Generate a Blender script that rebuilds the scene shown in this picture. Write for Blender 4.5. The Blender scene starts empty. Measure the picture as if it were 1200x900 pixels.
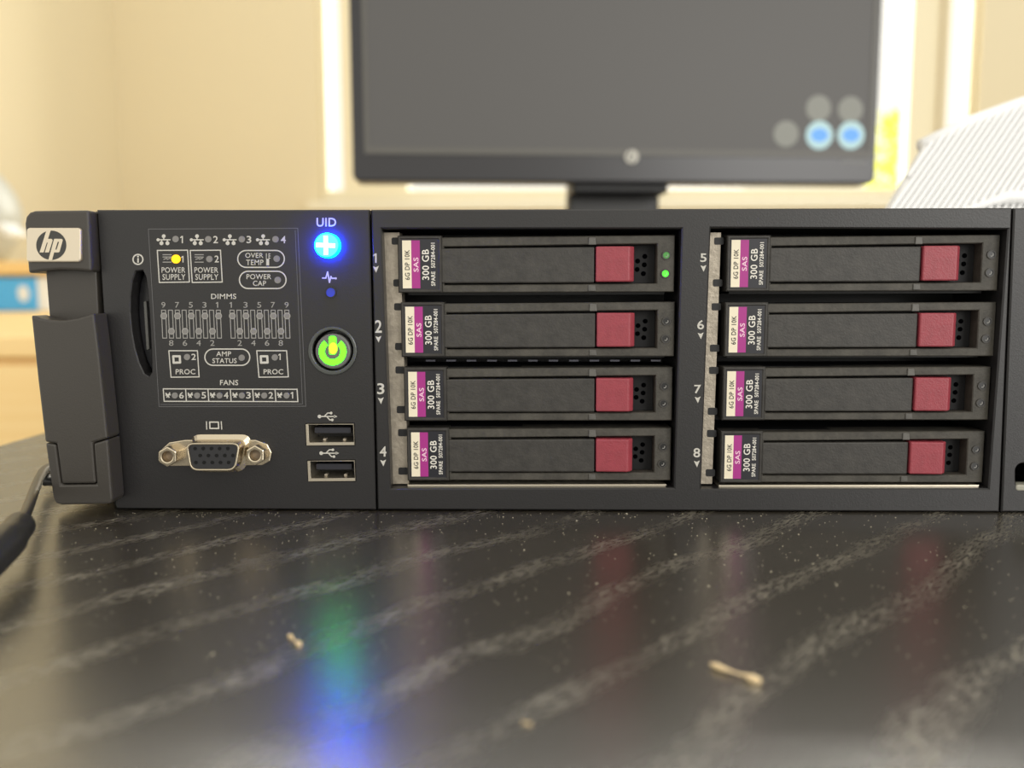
import bpy, bmesh, math, random
from mathutils import Vector, Matrix
random.seed(7)
C = bpy.context.scene.collection
sc = bpy.context.scene

# ------------------------------------------------------------------ camera
FPX = 1000.0
YAW, PITCH, ROLL = -0.020403, 0.1077838, -0.0030153
CAM = Vector((0.0, -0.2424012, 0.0635517))
fwd = Vector((math.sin(YAW) * math.cos(PITCH), math.cos(YAW) * math.cos(PITCH), -math.sin(PITCH)))
_r = Vector((math.cos(YAW), -math.sin(YAW), 0)); _u = _r.cross(fwd)
right = math.cos(ROLL) * _r + math.sin(ROLL) * _u
up = -math.sin(ROLL) * _r + math.cos(ROLL) * _u
cd = bpy.data.cameras.new('camera'); cam = bpy.data.objects.new('camera', cd); C.objects.link(cam)
cd.sensor_width = 36.0; cd.lens = 36.0 * FPX / 1200.0
cd.clip_start = 0.005; cd.clip_end = 100
m = Matrix.Identity(4)
for i in range(3):
    m[i][0] = right[i]; m[i][1] = up[i]; m[i][2] = -fwd[i]; m[i][3] = CAM[i]
cam.matrix_world = m
cd.dof.use_dof = True; cd.dof.focus_distance = 0.243; cd.dof.aperture_fstop = 9.0
sc.camera = cam

# ------------------------------------------------------------------ world, lights, exposure
w = bpy.data.worlds.new('sky'); sc.world = w; w.use_nodes = True
bg = w.node_tree.nodes['Background']
bg.inputs[0].default_value = (1.0, 0.965, 0.87, 1); bg.inputs[1].default_value = 1.25
ld = bpy.data.lights.new('window_daylight', 'AREA'); ld.shape = 'RECTANGLE'
ld.size = 5.0; ld.size_y = 3.2; ld.energy = 420; ld.color = (1.0, 0.97, 0.86)
lo = bpy.data.objects.new('window_daylight', ld); C.objects.link(lo)
lo.location = (0.6, 4.9, 1.9); lo.rotation_euler = (math.radians(-90), 0, 0)
ld2 = bpy.data.lights.new('side_fill_light', 'AREA'); ld2.shape = 'RECTANGLE'      # added unseen light behind and to the side, brightens the server's right end
ld2.size = 1.3; ld2.size_y = 1.2; ld2.energy = 36; ld2.color = (1.0, 0.98, 0.95)
lo2 = bpy.data.objects.new('side_fill_light', ld2); C.objects.link(lo2)
lo2.location = (1.75, -2.3, 0.75); lo2.rotation_euler = (Vector((0.1, 0, 0.05)) - Vector(lo2.location)).to_track_quat('-Z', 'Y').to_euler()
vs = sc.view_settings
vs.view_transform = 'Standard'; vs.look = 'None'; vs.gamma = 1.0; vs.use_curve_mapping = False
vs.exposure = 0.0

# ------------------------------------------------------------------ pixel -> place
def at(px, py, Y):
    """the point where the ray of a photo pixel meets the upright plane y = Y"""
    d = fwd + right * ((px - 600) / FPX) - up * ((py - 450) / FPX)
    return CAM + d * ((Y - CAM.y) / d.y)
def on_z(px, py, Z=0.0):
    d = fwd + right * ((px - 600) / FPX) - up * ((py - 450) / FPX)
    return CAM + d * ((Z - CAM.z) / d.z)
def F(Y=0.0):
    def g(p):
        q = at(p[0], p[1], Y); return (q.x, q.z)
    return g
def ident(p): return (p[0], p[1])

# ------------------------------------------------------------------ materials
def mat(name, col, rough=0.5, metal=0.0, spec=0.5, emit=None, estr=0.0, bump=0.0, bscale=800.0, var=0.0, vscale=60.0, coat=0.0):
    M = bpy.data.materials.new(name); M.use_nodes = True
    nt = M.node_tree; b = nt.nodes['Principled BSDF']
    b.inputs['Base Color'].default_value = (*col, 1)
    b.inputs['Roughness'].default_value = rough; b.inputs['Metallic'].default_value = metal
    b.inputs['Specular IOR Level'].default_value = spec
    b.inputs['Coat Weight'].default_value = coat
    if emit:
        b.inputs['Emission Color'].default_value = (*emit, 1); b.inputs['Emission Strength'].default_value = estr
    if bump or var:
        tc = nt.nodes.new('ShaderNodeTexCoord')
    if bump:
        n = nt.nodes.new('ShaderNodeTexNoise'); n.inputs['Scale'].default_value = bscale; n.inputs['Detail'].default_value = 4
        bp = nt.nodes.new('ShaderNodeBump'); bp.inputs['Strength'].default_value = bump; bp.inputs['Distance'].default_value = 0.0003
        nt.links.new(tc.outputs['Object'], n.inputs['Vector'])
        nt.links.new(n.outputs[0], bp.inputs['Height']); nt.links.new(bp.outputs[0], b.inputs['Normal'])
    if var:
        n = nt.nodes.new('ShaderNodeTexNoise'); n.inputs['Scale'].default_value = vscale; n.inputs['Detail'].default_value = 5
        n.inputs['Roughness'].default_value = 0.7
        r = nt.nodes.new('ShaderNodeValToRGB')
        r.color_ramp.elements[0].position = 0.3; r.color_ramp.elements[1].position = 0.7
        r.color_ramp.elements[0].color = (*[c * (1 - var) for c in col], 1)
        r.color_ramp.elements[1].color = (*[min(1, c * (1 + var)) for c in col], 1)
        nt.links.new(tc.outputs['Object'], n.inputs['Vector'])
        nt.links.new(n.outputs[0], r.inputs[0]); nt.links.new(r.outputs[0], b.inputs['Base Color'])
    return M

bezel_m = mat('bezel_plastic', (0.0145, 0.0135, 0.0138), 0.40, bump=0.15, bscale=2500)
ear_m = mat('ear_plastic', (0.040, 0.035, 0.029), 0.4, bump=0.15, bscale=2500)
drive_m = mat('carrier_plastic', (0.034, 0.031, 0.027), 0.5, bump=0.25, bscale=1800, var=0.35, vscale=220)
dust_plastic_m = mat('dusty_carrier_plastic', (0.052, 0.047, 0.038), 0.6, bump=0.3, bscale=1800, var=0.4, vscale=240)
step_m = mat('rail_step_plastic', (0.10, 0.095, 0.085), 0.5, var=0.3, vscale=400)
hole_m = mat('hole_black', (0.0012, 0.0012, 0.0015), 0.9, spec=0.0)
dark_m = mat('black_plastic', (0.006, 0.006, 0.007), 0.5)
slot_m = mat('black_gloss_plastic', (0.006, 0.006, 0.008), 0.3)
recess_m = mat('recess_shade_plastic', (0.008, 0.008, 0.009), 0.6, spec=0.3)  # darkened below the carrier plastic; the recess shade is in the colour
steel_m = mat('cage_steel', (0.38, 0.335, 0.27), 0.45, metal=0.55, bump=0.5, bscale=900, var=0.2, vscale=300)
bright_steel_m = mat('bright_steel', (0.62, 0.56, 0.45), 0.3, metal=0.9)
case_m = mat('case_steel', (0.32, 0.32, 0.31), 0.4, metal=0.8)
nickel_m = mat('nickel', (0.58, 0.50, 0.37), 0.25, metal=1.0)
badge_m = mat('badge_metal', (0.66, 0.58, 0.45), 0.32, metal=0.75)
logo_dark_m = mat('logo_enamel', (0.035, 0.034, 0.03), 0.35)
ink_m = mat('pale_ink', (0.52, 0.50, 0.45), 0.6)
ink_dim_m = mat('grey_ink', (0.30, 0.29, 0.27), 0.6)
line_m = mat('panel_edge_line', (0.10, 0.098, 0.10), 0.5)
lens_m = mat('unlit_lens', (0.20, 0.19, 0.18), 0.4)
lens_dark_m = mat('dark_lens', (0.008, 0.008, 0.008), 0.35)
red_m = mat('maroon_plastic', (0.285, 0.040, 0.056), 0.40, bump=0.3, bscale=2200, var=0.12, vscale=300)
cream_m = mat('cream_label', (0.80, 0.72, 0.55), 0.45)
magenta_m = mat('magenta_label', (0.36, 0.022, 0.22), 0.45)
black_label_m = mat('black_label', (0.012, 0.012, 0.018), 0.35)
white_ink_m = mat('white_ink', (0.75, 0.72, 0.65), 0.5)
black_ink_m = mat('black_ink', (0.02, 0.02, 0.02), 0.5)
pink_ink_m = mat('pale_pink_ink', (0.85, 0.55, 0.68), 0.5)
uid_m = mat('uid_lens', (0.1, 0.3, 0.8), 0.3, emit=(0.03, 0.55, 1.0), estr=1.9)
uid_plus_m = mat('uid_mark', (0.6, 0.8, 1.0), 0.3, emit=(0.6, 0.92, 1.0), estr=1.6)
uid_side_m = mat('uid_side', (0.0, 0.02, 0.6), 0.3, emit=(0.0, 0.03, 1.0), estr=210.0)
blue_lens_m = mat('blue_lens', (0.02, 0.04, 0.5), 0.25)
green_m = mat('green_light', (0.05, 0.5, 0.02), 0.4, emit=(0.022, 1.0, 0.001), estr=13.0)
lime_m = mat('lime_light', (0.3, 0.6, 0.02), 0.4, emit=(0.28, 1.0, 0.01), estr=2.4)
green_led_m = mat('green_led', (0.05, 0.5, 0.02), 0.4, emit=(0.05, 1.0, 0.02), estr=1.6)
green_dim_m = mat('dim_green_led', (0.05, 0.22, 0.04), 0.4, emit=(0.05, 0.3, 0.04), estr=0.25)
amber_m = mat('amber_led', (0.8, 0.4, 0.0), 0.4, emit=(1.0, 0.48, 0.0), estr=1.2)
button_m = mat('button_grey', (0.12, 0.12, 0.115), 0.4)
ring_m = mat('button_ring', (0.06, 0.065, 0.06), 0.25)
cord_m = mat('cord_rubber', (0.022, 0.021, 0.02), 0.38)
mon_m = mat('monitor_plastic', (0.022, 0.021, 0.024), 0.3)
mon_edge_m = mat('monitor_lip', (0.10, 0.095, 0.085), 0.45)
stand_m = mat('stand_plastic', (0.02, 0.02, 0.02), 0.4)
screen_m = mat('screen_glass', (0.03, 0.03, 0.03), 0.5, spec=0.5, emit=(0.95, 0.86, 0.76), estr=0.065)
icon_dim_m = mat('icon_dim', (0.1, 0.1, 0.1), 0.5, emit=(0.55, 0.55, 0.42), estr=0.27)
icon_pale_m = mat('icon_pale', (0.1, 0.1, 0.1), 0.5, emit=(0.42, 0.66, 0.66), estr=0.95)
icon_blue_m = mat('icon_blue', (0.1, 0.1, 0.1), 0.5, emit=(0.04, 0.33, 0.85), estr=1.0)
logo_grey_m = mat('logo_grey', (0.5, 0.48, 0.42), 0.4)
wall_m = mat('wall_paint', (0.78, 0.69, 0.485), 0.85, bump=0.2, bscale=60)
trim_m = mat('window_paint', (0.88, 0.80, 0.58), 0.5)
lining_m = mat('lining_paint', (0.92, 0.90, 0.80), 0.5)
sill_m = mat('sill_paint', (0.86, 0.80, 0.62), 0.5)
floor_m = mat('floor_lino', (0.42, 0.36, 0.27), 0.6, var=0.15, vscale=5)
white_m = mat('white_plastic', (0.86, 0.86, 0.86), 0.4)
blue_box_m = mat('blue_card', (0.08, 0.45, 0.92), 0.4)
pale_card_m = mat('pale_card', (0.80, 0.84, 0.86), 0.5)
vessel_m = mat('grey_enamel', (0.50, 0.52, 0.49), 0.35)
leaf_m = mat('glow_leaf', (0.75, 0.78, 0.02), 0.5)
bark_m = mat('bark', (0.2, 0.13, 0.07), 0.8)
crumb_m = mat('crumb', (0.80, 0.62, 0.36), 0.7)
dust_m = mat('dust', (0.42, 0.38, 0.28), 0.8)

def pine_material():
    M = bpy.data.materials.new('pine_wood'); M.use_nodes = True; nt = M.node_tree; b = nt.nodes['Principled BSDF']
    tc = nt.nodes.new('ShaderNodeTexCoord'); mp = nt.nodes.new('ShaderNodeMapping'); mp.inputs['Scale'].default_value = (2, 2, 30)
    n = nt.nodes.new('ShaderNodeTexNoise'); n.inputs['Scale'].default_value = 3; n.inputs['Detail'].default_value = 4
    r = nt.nodes.new('ShaderNodeValToRGB'); r.color_ramp.elements[0].color = (0.78, 0.52, 0.20, 1); r.color_ramp.elements[1].color = (0.88, 0.66, 0.32, 1)
    nt.links.new(tc.outputs['Object'], mp.inputs[0]); nt.links.new(mp.outputs[0], n.inputs['Vector'])
    nt.links.new(n.outputs[0], r.inputs[0]); nt.links.new(r.outputs[0], b.inputs['Base Color']); b.inputs['Roughness'].default_value = 0.5
    return M
pine_m = pine_material()

def desk_material():
    M = bpy.data.materials.new('black_brown_veneer'); M.use_nodes = True; nt = M.node_tree; b = nt.nodes['Principled BSDF']
    L = nt.links.new
    tc = nt.nodes.new('ShaderNodeTexCoord')
    rot = nt.nodes.new('ShaderNodeMapping'); rot.inputs['Rotation'].default_value = (0, 0, math.radians(-47))   # grain direction
    L(tc.outputs['Object'], rot.inputs[0])
    # slow waviness of the growth rings
    wn = nt.nodes.new('ShaderNodeTexNoise'); wn.inputs['Scale'].default_value = 14; wn.inputs['Detail'].default_value = 3
    L(rot.outputs[0], wn.inputs['Vector'])
    add = nt.nodes.new('ShaderNodeVectorMath'); add.operation = 'MULTIPLY_ADD'
    add.inputs[1].default_value = (0.02, 0.02, 0); L(wn.outputs['Color'], add.inputs[0]); L(rot.outputs[0], add.inputs[2])
    wv = nt.nodes.new('ShaderNodeTexWave'); wv.wave_type = 'BANDS'; wv.bands_direction = 'Y'; wv.inputs['Scale'].default_value = 13.5
    wv.inputs['Distortion'].default_value = 2.0; wv.inputs['Detail'].default_value = 4; wv.inputs['Detail Scale'].default_value = 1.6
    L(add.outputs[0], wv.inputs['Vector'])
    band = nt.nodes.new('ShaderNodeValToRGB'); band.color_ramp.elements[0].position = 0.72; band.color_ramp.elements[1].position = 1.0
    L(wv.outputs[0], band.inputs[0])
    # pores: short fine streaks along the grain
    ps = nt.nodes.new('ShaderNodeMapping'); ps.inputs['Scale'].default_value = (380, 1900, 1); L(rot.outputs[0], ps.inputs[0])
    pn = nt.nodes.new('ShaderNodeTexNoise'); pn.inputs['Scale'].default_value = 1; pn.inputs['Detail'].default_value = 3; L(ps.outputs[0], pn.inputs['Vector'])
    pr = nt.nodes.new('ShaderNodeValToRGB'); pr.color_ramp.elements[0].position = 0.46; pr.color_ramp.elements[1].position = 0.64; L(pn.outputs[0], pr.inputs[0])
    mul = nt.nodes.new('ShaderNodeMath'); mul.operation = 'MULTIPLY'
    on = nt.nodes.new('ShaderNodeTexNoise'); on.inputs['Scale'].default_value = 55; on.inputs['Detail'].default_value = 3; L(rot.outputs[0], on.inputs['Vector'])
    orp = nt.nodes.new('ShaderNodeValToRGB'); orp.color_ramp.elements[0].position = 0.25; orp.color_ramp.elements[1].position = 0.6; L(on.outputs[0], orp.inputs[0])
    m2 = nt.nodes.new('ShaderNodeMath'); m2.operation = 'MULTIPLY'; L(band.outputs[0], m2.inputs[0]); L(orp.outputs[0], m2.inputs[1]); L(m2.outputs[0], mul.inputs[0]); L(pr.outputs[0], mul.inputs[1])
    mx = nt.nodes.new('ShaderNodeMix'); mx.data_type = 'RGBA'
    mx.inputs['A'].default_value = (0.030, 0.0245, 0.016, 1); mx.inputs['B'].default_value = (0.20, 0.175, 0.125, 1)
    L(mul.outputs[0], mx.inputs['Factor']); L(mx.outputs['Result'], b.inputs['Base Color'])
    rr = nt.nodes.new('ShaderNodeMapRange'); rr.inputs['To Min'].default_value = 0.27; rr.inputs['To Max'].default_value = 0.42; b.inputs['IOR'].default_value = 3.0
    b.inputs['Specular IOR Level'].default_value = 0.5
    L(mul.outputs[0], rr.inputs[0]); L(rr.outputs[0], b.inputs['Roughness'])
    fn = nt.nodes.new('ShaderNodeMath'); fn.operation = 'MULTIPLY_ADD'; fn.inputs[1].default_value = -1.0
    L(mul.outputs[0], fn.inputs[0]); L(pn.outputs[0], fn.inputs[2])
    bp = nt.nodes.new('ShaderNodeBump'); bp.inputs['Strength'].default_value = 0.16; bp.inputs['Distance'].default_value = 0.0003
    L(fn.outputs[0], bp.inputs['Height']); L(bp.outputs[0], b.inputs['Normal'])
    return M
desk_m = desk_material()

def glass_material():
    M = bpy.data.materials.new('window_glass'); M.use_nodes = True; nt = M.node_tree; nt.nodes.clear()
    o = nt.nodes.new('ShaderNodeOutputMaterial'); t = nt.nodes.new('ShaderNodeBsdfTransparent'); g = nt.nodes.new('ShaderNodeBsdfGlossy')
    g.inputs['Roughness'].default_value = 0.02; mx = nt.nodes.new('ShaderNodeMixShader'); mx.inputs[0].default_value = 0.06
    nt.links.new(t.outputs[0], mx.inputs[1]); nt.links.new(g.outputs[0], mx.inputs[2]); nt.links.new(mx.outputs[0], o.inputs[0])
    return M
glass_m = glass_material()

# ------------------------------------------------------------------ mesh helpers
ORIGIN = {}
class MB:
    def __init__(s): s.v = []; s.f = []
    def add(s, vs, fs):
        n = len(s.v); s.v += [tuple(p) for p in vs]; s.f += [tuple(i + n for i in q) for q in fs]
    def flat(s, vf, M, y):
        ys = [y] * len(vf[0])
        if len(vf) > 2:
            for k, f_ in enumerate(vf[1]):
                for i in f_: ys[i] = y - 2e-6 * k
        s.add([(M(p)[0], ys[i], M(p)[1]) for i, p in enumerate(vf[0])], vf[1])
    def prism(s, poly, M, y0, y1, back=True):
        q = [M(p) for p in poly]; n = len(q)
        vs = [(a, y0, b) for a, b in q] + [(a, y1, b) for a, b in q]
        fs = [tuple(range(n))] + [(i, (i + 1) % n, n + (i + 1) % n, n + i) for i in range(n)]
        if back: fs.append(tuple(range(2 * n - 1, n - 1, -1)))
        s.add(vs, fs)
    def loft(s, loops):
        """closed loops (same count) of 3-D points, capped at both ends"""
        n = len(loops[0]); vs = [p for l in loops for p in l]; fs = []
        for k in range(len(loops) - 1):
            fs += [(k * n + i, k * n + (i + 1) % n, (k + 1) * n + (i + 1) % n, (k + 1) * n + i) for i in range(n)]
        fs.append(tuple(range(n))); fs.append(tuple(range((len(loops) - 1) * n, len(loops) * n)))
        s.add(vs, fs)
    def ring(s, outer, inner, M, y0, y1):
        n = len(outer); a = [M(p) for p in outer]; b = [M(p) for p in inner]
        vs = [(p[0], y0, p[1]) for p in a] + [(p[0], y0, p[1]) for p in b] + [(p[0], y1, p[1]) for p in a] + [(p[0], y1, p[1]) for p in b]
        fs = []
        for i in range(n):
            j = (i + 1) % n
            fs += [(i, j, n + j, n + i), (2 * n + i, 2 * n + j, j, i), (n + i, n + j, 3 * n + j, 3 * n + i), (2 * n + i, 3 * n + i, 3 * n + j, 2 * n + j)]
        s.add(vs, fs)
    def box(s, x0, x1, y0, y1, z0, z1):
        s.add([(x, y, z) for x in (x0, x1) for y in (y0, y1) for z in (z0, z1)],
              [(0, 1, 3, 2), (4, 6, 7, 5), (0, 4, 5, 1), (2, 3, 7, 6), (0, 2, 6, 4), (1, 5, 7, 3)])
    def tube(s, pts, rads, n=12):
        pts = [Vector(p) for p in pts]; loops = []; side = None
        for i, p in enumerate(pts):
            t = (pts[min(i + 1, len(pts) - 1)] - pts[max(i - 1, 0)]).normalized()
            if side is None: side = t.orthogonal().normalized()
            side = (side - t * side.dot(t)).normalized(); b = t.cross(side)
            r = rads[i] if isinstance(rads, (list, tuple)) else rads
            loops.append([p + r * (math.cos(2 * math.pi * k / n) * side + math.sin(2 * math.pi * k / n) * b) for k in range(n)])
        s.loft(loops)
    def holed(s, outer, holes, M, y0, y1, ch=0.0):
        """plate with holes; ch chamfers the front edge of every outline"""
        def inset(L, d):
            P = [Vector(M(p)) for p in L]; n = len(P)
            ar = sum(P[i].x * P[(i + 1) % n].y - P[(i + 1) % n].x * P[i].y for i in range(n)); sg = 1 if ar > 0 else -1
            out = []
            for i in range(n):
                a = (P[i] - P[i - 1]).normalized(); c = (P[(i + 1) % n] - P[i]).normalized()
                na = Vector((-a.y, a.x)) * sg; nc = Vector((-c.y, c.x)) * sg; m_ = (na + nc)
                k = d * 2 / max(0.6, m_.length_squared); out.append(P[i] + m_ * k)
            return P, out
        extra = []; caps = ([], [])
        for j, loop in enumerate([outer] + holes):
            P, q = inset(loop, ch if j == 0 else -ch)
            caps[0].append([(p.x, y0, p.y) for p in q]); caps[1].append([(p.x, y1, p.y) for p in P])
            n = len(P); rows = [[(p.x, y0, p.y) for p in q], [(p.x, y0 + ch, p.y) for p in P], [(p.x, y1, p.y) for p in P]]
            if not ch: rows = rows[1:]
            extra.append((rows, n))
        for k, loops in enumerate(caps):
            bm = bmesh.new()
            for L in loops:
                vv = [bm.verts.new(p) for p in L]
                for i in range(len(vv)): bm.edges.new((vv[i], vv[(i + 1) % len(vv)]))
            bmesh.ops.triangle_fill(bm, use_beauty=True, use_dissolve=False, edges=bm.edges[:], normal=(0, -1 if k == 0 else 1, 0))
            bm.verts.index_update()
            s.add([tuple(v.co) for v in bm.verts], [tuple(v.index for v in f.verts) for f in bm.faces]); bm.free()
        for rows, n in extra:
            s.add([p for r in rows for p in r], [(k * n + i, k * n + (i + 1) % n, (k + 1) * n + (i + 1) % n, (k + 1) * n + i) for k in range(len(rows) - 1) for i in range(n)])
    def build(s, name, material, parent=None, bevel=0.0, smooth=False, segs=2, loc=None):
        o3 = Vector(loc) if loc is not None else (ORIGIN[parent.name] if parent else Vector((0, 0, 0)))
        me = bpy.data.meshes.new(name)
        me.from_pydata([tuple(Vector(p) - o3) for p in s.v], [], s.f); me.validate()
        bm = bmesh.new(); bm.from_mesh(me); bmesh.ops.remove_doubles(bm, verts=bm.verts[:], dist=1e-7); bmesh.ops.recalc_face_normals(bm, faces=bm.faces[:]); bm.to_mesh(me); bm.free()
        me.materials.append(material)
        o = bpy.data.objects.new(name, me); C.objects.link(o)
        if smooth:
            for p in me.polygons: p.use_smooth = True
        if bevel:
            bv = o.modifiers.new('bevel', 'BEVEL'); bv.width = bevel; bv.segments = segs; bv.limit_method = 'ANGLE'; bv.angle_limit = math.radians(35)
            bv.harden_normals = False
        if parent: o.parent = parent
        elif loc is not None: o.location = loc
        ORIGIN[o.name] = o3
        return o

def tag(o, label, cat, group=None):
    o['label'] = label; o['category'] = cat
    if group: o['group'] = group
    return o
def struct(o): o['kind'] = 'structure'; return o
def thing(name, loc, label, cat, group=None):
    o = bpy.data.objects.new(name, None); C.objects.link(o); o.location = loc; ORIGIN[o.name] = Vector(loc)
    o.empty_display_size = 0.02
    return tag(o, label, cat, group)

def circle(cx, cy, r, n=20, ry=None): return [(cx + r * math.cos(2 * math.pi * k / n), cy + (ry or r) * math.sin(2 * math.pi * k / n)) for k in range(n)]
def rrect(x0, y0, x1, y1, r, n=5):
    out = []
    for cx, cy, a in ((x1 - r, y1 - r, 0), (x0 + r, y1 - r, 90), (x0 + r, y0 + r, 180), (x1 - r, y0 + r, 270)):
        for k in range(n + 1):
            t = math.radians(a + 90 * k / n); out.append((cx + r * math.cos(t), cy + r * math.sin(t)))
    return out
def quad(a, b, c, d): return [a, b, c, d]
def strokes(segs, wd, dots=()):
    """2-D line art: every segment a thin quad, dots as discs -> (verts, faces)"""
    V = []; Fc = []
    for (x0, y0), (x1, y1) in segs:
        d = math.hypot(x1 - x0, y1 - y0) or 1; nx, ny = -(y1 - y0) / d * wd / 2, (x1 - x0) / d * wd / 2
        ex, ey = (x1 - x0) / d * wd * .3, (y1 - y0) / d * wd * .3
        n = len(V); V += [(x0 - ex + nx, y0 - ey + ny), (x1 + ex + nx, y1 + ey + ny), (x1 + ex - nx, y1 + ey - ny), (x0 - ex - nx, y0 - ey - ny)]
        Fc.append((n, n + 1, n + 2, n + 3))
    for cx, cy, r in dots:
        n = len(V); V += circle(cx, cy, r, 10); Fc.append(tuple(range(n, n + 10)))
    return V, Fc, 1
def poly_line(pts, closed=False): return [(pts[i], pts[(i + 1) % len(pts)]) for i in range(len(pts) - (0 if closed else 1))]
def ring2d(outer, inner):
    n = len(outer); return outer + inner, [(i, (i + 1) % n, n + (i + 1) % n, n + i) for i in range(n)]

_txt = {}
def glyphs(t, bold=0.0):
    k = (t, bold)
    if k not in _txt:
        c = bpy.data.curves.new('t', 'FONT'); c.body = t; c.resolution_u = 3; c.offset = bold; c.space_character = 1.05
        o = bpy.data.objects.new('t', c); C.objects.link(o)
        dg = bpy.context.evaluated_depsgraph_get(); me = bpy.data.meshes.new_from_object(o.evaluated_get(dg))
        V = [(v.co.x, v.co.y) for v in me.vertices]; Fc = [tuple(p.vertices) for p in me.polygons]
        bpy.data.objects.remove(o); bpy.data.curves.remove(c); bpy.data.meshes.remove(me)
        x0 = min(p[0] for p in V); x1 = max(p[0] for p in V); y0 = min(p[1] for p in V); y1 = max(p[1] for p in V)
        _txt[k] = ([((x - x0) / (x1 - x0), (y - y0) / (y1 - y0)) for x, y in V], Fc)
    return _txt[k]
def text(t, x0, y0, x1, y1, bold=0.02):
    """lettering filling the pixel box (y down)"""
    if t == '1':
        wd = max(1.2, (y1 - y0) * 0.16); xr_ = (x0 + x1) / 2 + 0.9
        return [(xr_ - wd, y1), (xr_, y1), (xr_, y0), (xr_ - wd, y0), (xr_ - wd - (y1 - y0) * .24, y0 + (y1 - y0) * .2), (xr_ - wd - (y1 - y0) * .18, y0 + (y1 - y0) * .32), (xr_ - wd, y0 + (y1 - y0) * .2)], [tuple(range(7))]
    V, Fc = glyphs(t, bold); return [(x0 + u * (x1 - x0), y1 - v * (y1 - y0)) for u, v in V], Fc
def text_up(t, x0, y0, x1, y1, bold=0.02):
    """lettering that reads bottom to top"""
    V, Fc = glyphs(t, bold); return [(x1 - (1 - v) * (x1 - x0) if False else x0 + (1 - v) * (x1 - x0), y1 - u * (y1 - y0)) for u, v in V], Fc

# ------------------------------------------------------------------ the room
YW = 3.40                                   # inner face of the wall with the window
FLOOR = -0.74
corner = at(137, 120, YW).x
wl = at(375, 200, YW).x; wr = at(1149, 60, YW).x; wz = at(600, 226, YW + 0.2).z; wt = wz + 1.45
b = MB(); b.box(corner - 0.1, 5.0, -3.0, YW + 0.3, FLOOR - 0.05, FLOOR); struct(b.build('floor', floor_m))
b = MB(); b.holed([(corner - 0.1, FLOOR), (5.0, FLOOR), (5.0, 2.3), (corner - 0.1, 2.3)], [[(wl, wz - 0.06), (wr, wz - 0.06), (wr, wt), (wl, wt)]], ident, YW, YW + 0.10)
struct(b.build('wall_back', wall_m))
b = MB(); b.box(corner - 0.1, corner, 0.4, YW + 0.05, FLOOR, 2.3); struct(b.build('wall_left', wall_m))
# window: frame, mullion, pane, sill
win = bpy.data.objects.new('window_1', None); C.objects.link(win); win.location = ((wl + wr) / 2, YW + 0.2, wz); struct(win); ORIGIN[win.name] = win.location.copy()
fy0, fy1 = YW + 0.03, YW + 0.10
X = lambda px: at(px, 60, fy0).x
pz0 = at(600, 222, fy0).z; pl_, pr_ = X(476), X(1068)
b = MB(); b.holed([(wl, wz - 0.06), (wr, wz - 0.06), (wr, wt), (wl, wt)], [[(x0, pz0), (x1, pz0), (x1, wt - 0.08), (x0, wt - 0.08)] for x0, x1 in ((X(381), X(398)), (pl_, pr_), (X(1114), X(1138)))], ident, fy0, fy1, ch=0.004)
b.build('window_frame', trim_m, win)
b = MB()
for xx in (at(1103, 60, fy0).x,): b.box(xx - 0.006, xx + 0.006, fy0 - 0.012, fy0 + 0.002, wz - 0.04, wt - 0.03)
b.build('frame_bead', mat('frame_seal', (0.55, 0.45, 0.28), 0.6), win)
b = MB(); b.box((pl_ + pr_) / 2 - 0.04, (pl_ + pr_) / 2 + 0.04, fy0 - 0.005, fy1, wz, wt - 0.05); b.build('mullion', trim_m, win, bevel=0.005)
b = MB(); 
for x0, x1 in ((X(381), X(398)), (pl_, pr_), (X(1114), X(1138))):
    b = MB(); b.box(x0 - 0.01, x1 + 0.01, fy0 + 0.03, fy0 + 0.036, pz0 - 0.01, wt - 0.07); b.build('pane', glass_m, win)
b = MB(); b.box(wl - 0.05, wr + 0.05, YW - 0.06, YW + 0.05, wz - 0.10, wz - 0.06); b.build('window_sill', sill_m, win, bevel=0.008)

# invented bush; its leaf colour stands in for a yellow glow at the pane
sx = at(1047, 190, 4.4)
glow_shrub = thing('glow_shrub', (sx.x, 4.4, FLOOR), 'added yellow-green bush standing in for a yellow glow in the window', 'glow_shrub')
b = MB(); b.tube([(sx.x, 4.4, FLOOR), (sx.x + 0.02, 4.4, 0.3), (sx.x - 0.01, 4.4, 0.9)], [0.03, 0.02, 0.01], 8); b.build('stem', bark_m, glow_shrub)
b = MB()
for k in range(700):
    a = random.uniform(0, 6.283); h = random.uniform(-0.4, 1.0); rr_ = 0.17 * math.sqrt(random.random()) * (1.15 - 0.75 * max(0, h))
    c = Vector((sx.x + rr_ * math.cos(a), 4.4 + rr_ * math.sin(a), 0.25 + h * 0.75))
    d1 = Vector((random.gauss(0, 1), random.gauss(0, 1), random.gauss(0, 1))).normalized() * 0.035; d2 = d1.orthogonal().normalized() * 0.016
    b.add([c - d1, c + d2, c + d1, c - d2], [(0, 1, 2, 3)])
lv = b.build('foliage', leaf_m, glow_shrub); lv['kind'] = 'stuff'

# ------------------------------------------------------------------ desk
DXL = -0.2226
desk = thing('desk', (0.35, 0.15, FLOOR), 'black-brown wood veneer desk top under the server', 'desk')
b = MB(); b.box(DXL, 1.15, -0.40, 0.80, -0.03, 0.0); b.build('desktop', desk_m, desk, bevel=0.001)
for lx in (DXL + 0.06, 1.09):
    for ly in (-0.34, 0.74):
        b = MB(); b.box(lx - 0.025, lx + 0.025, ly - 0.025, ly + 0.025, FLOOR, -0.03); b.build('leg', dark_m, desk, bevel=0.002)

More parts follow.
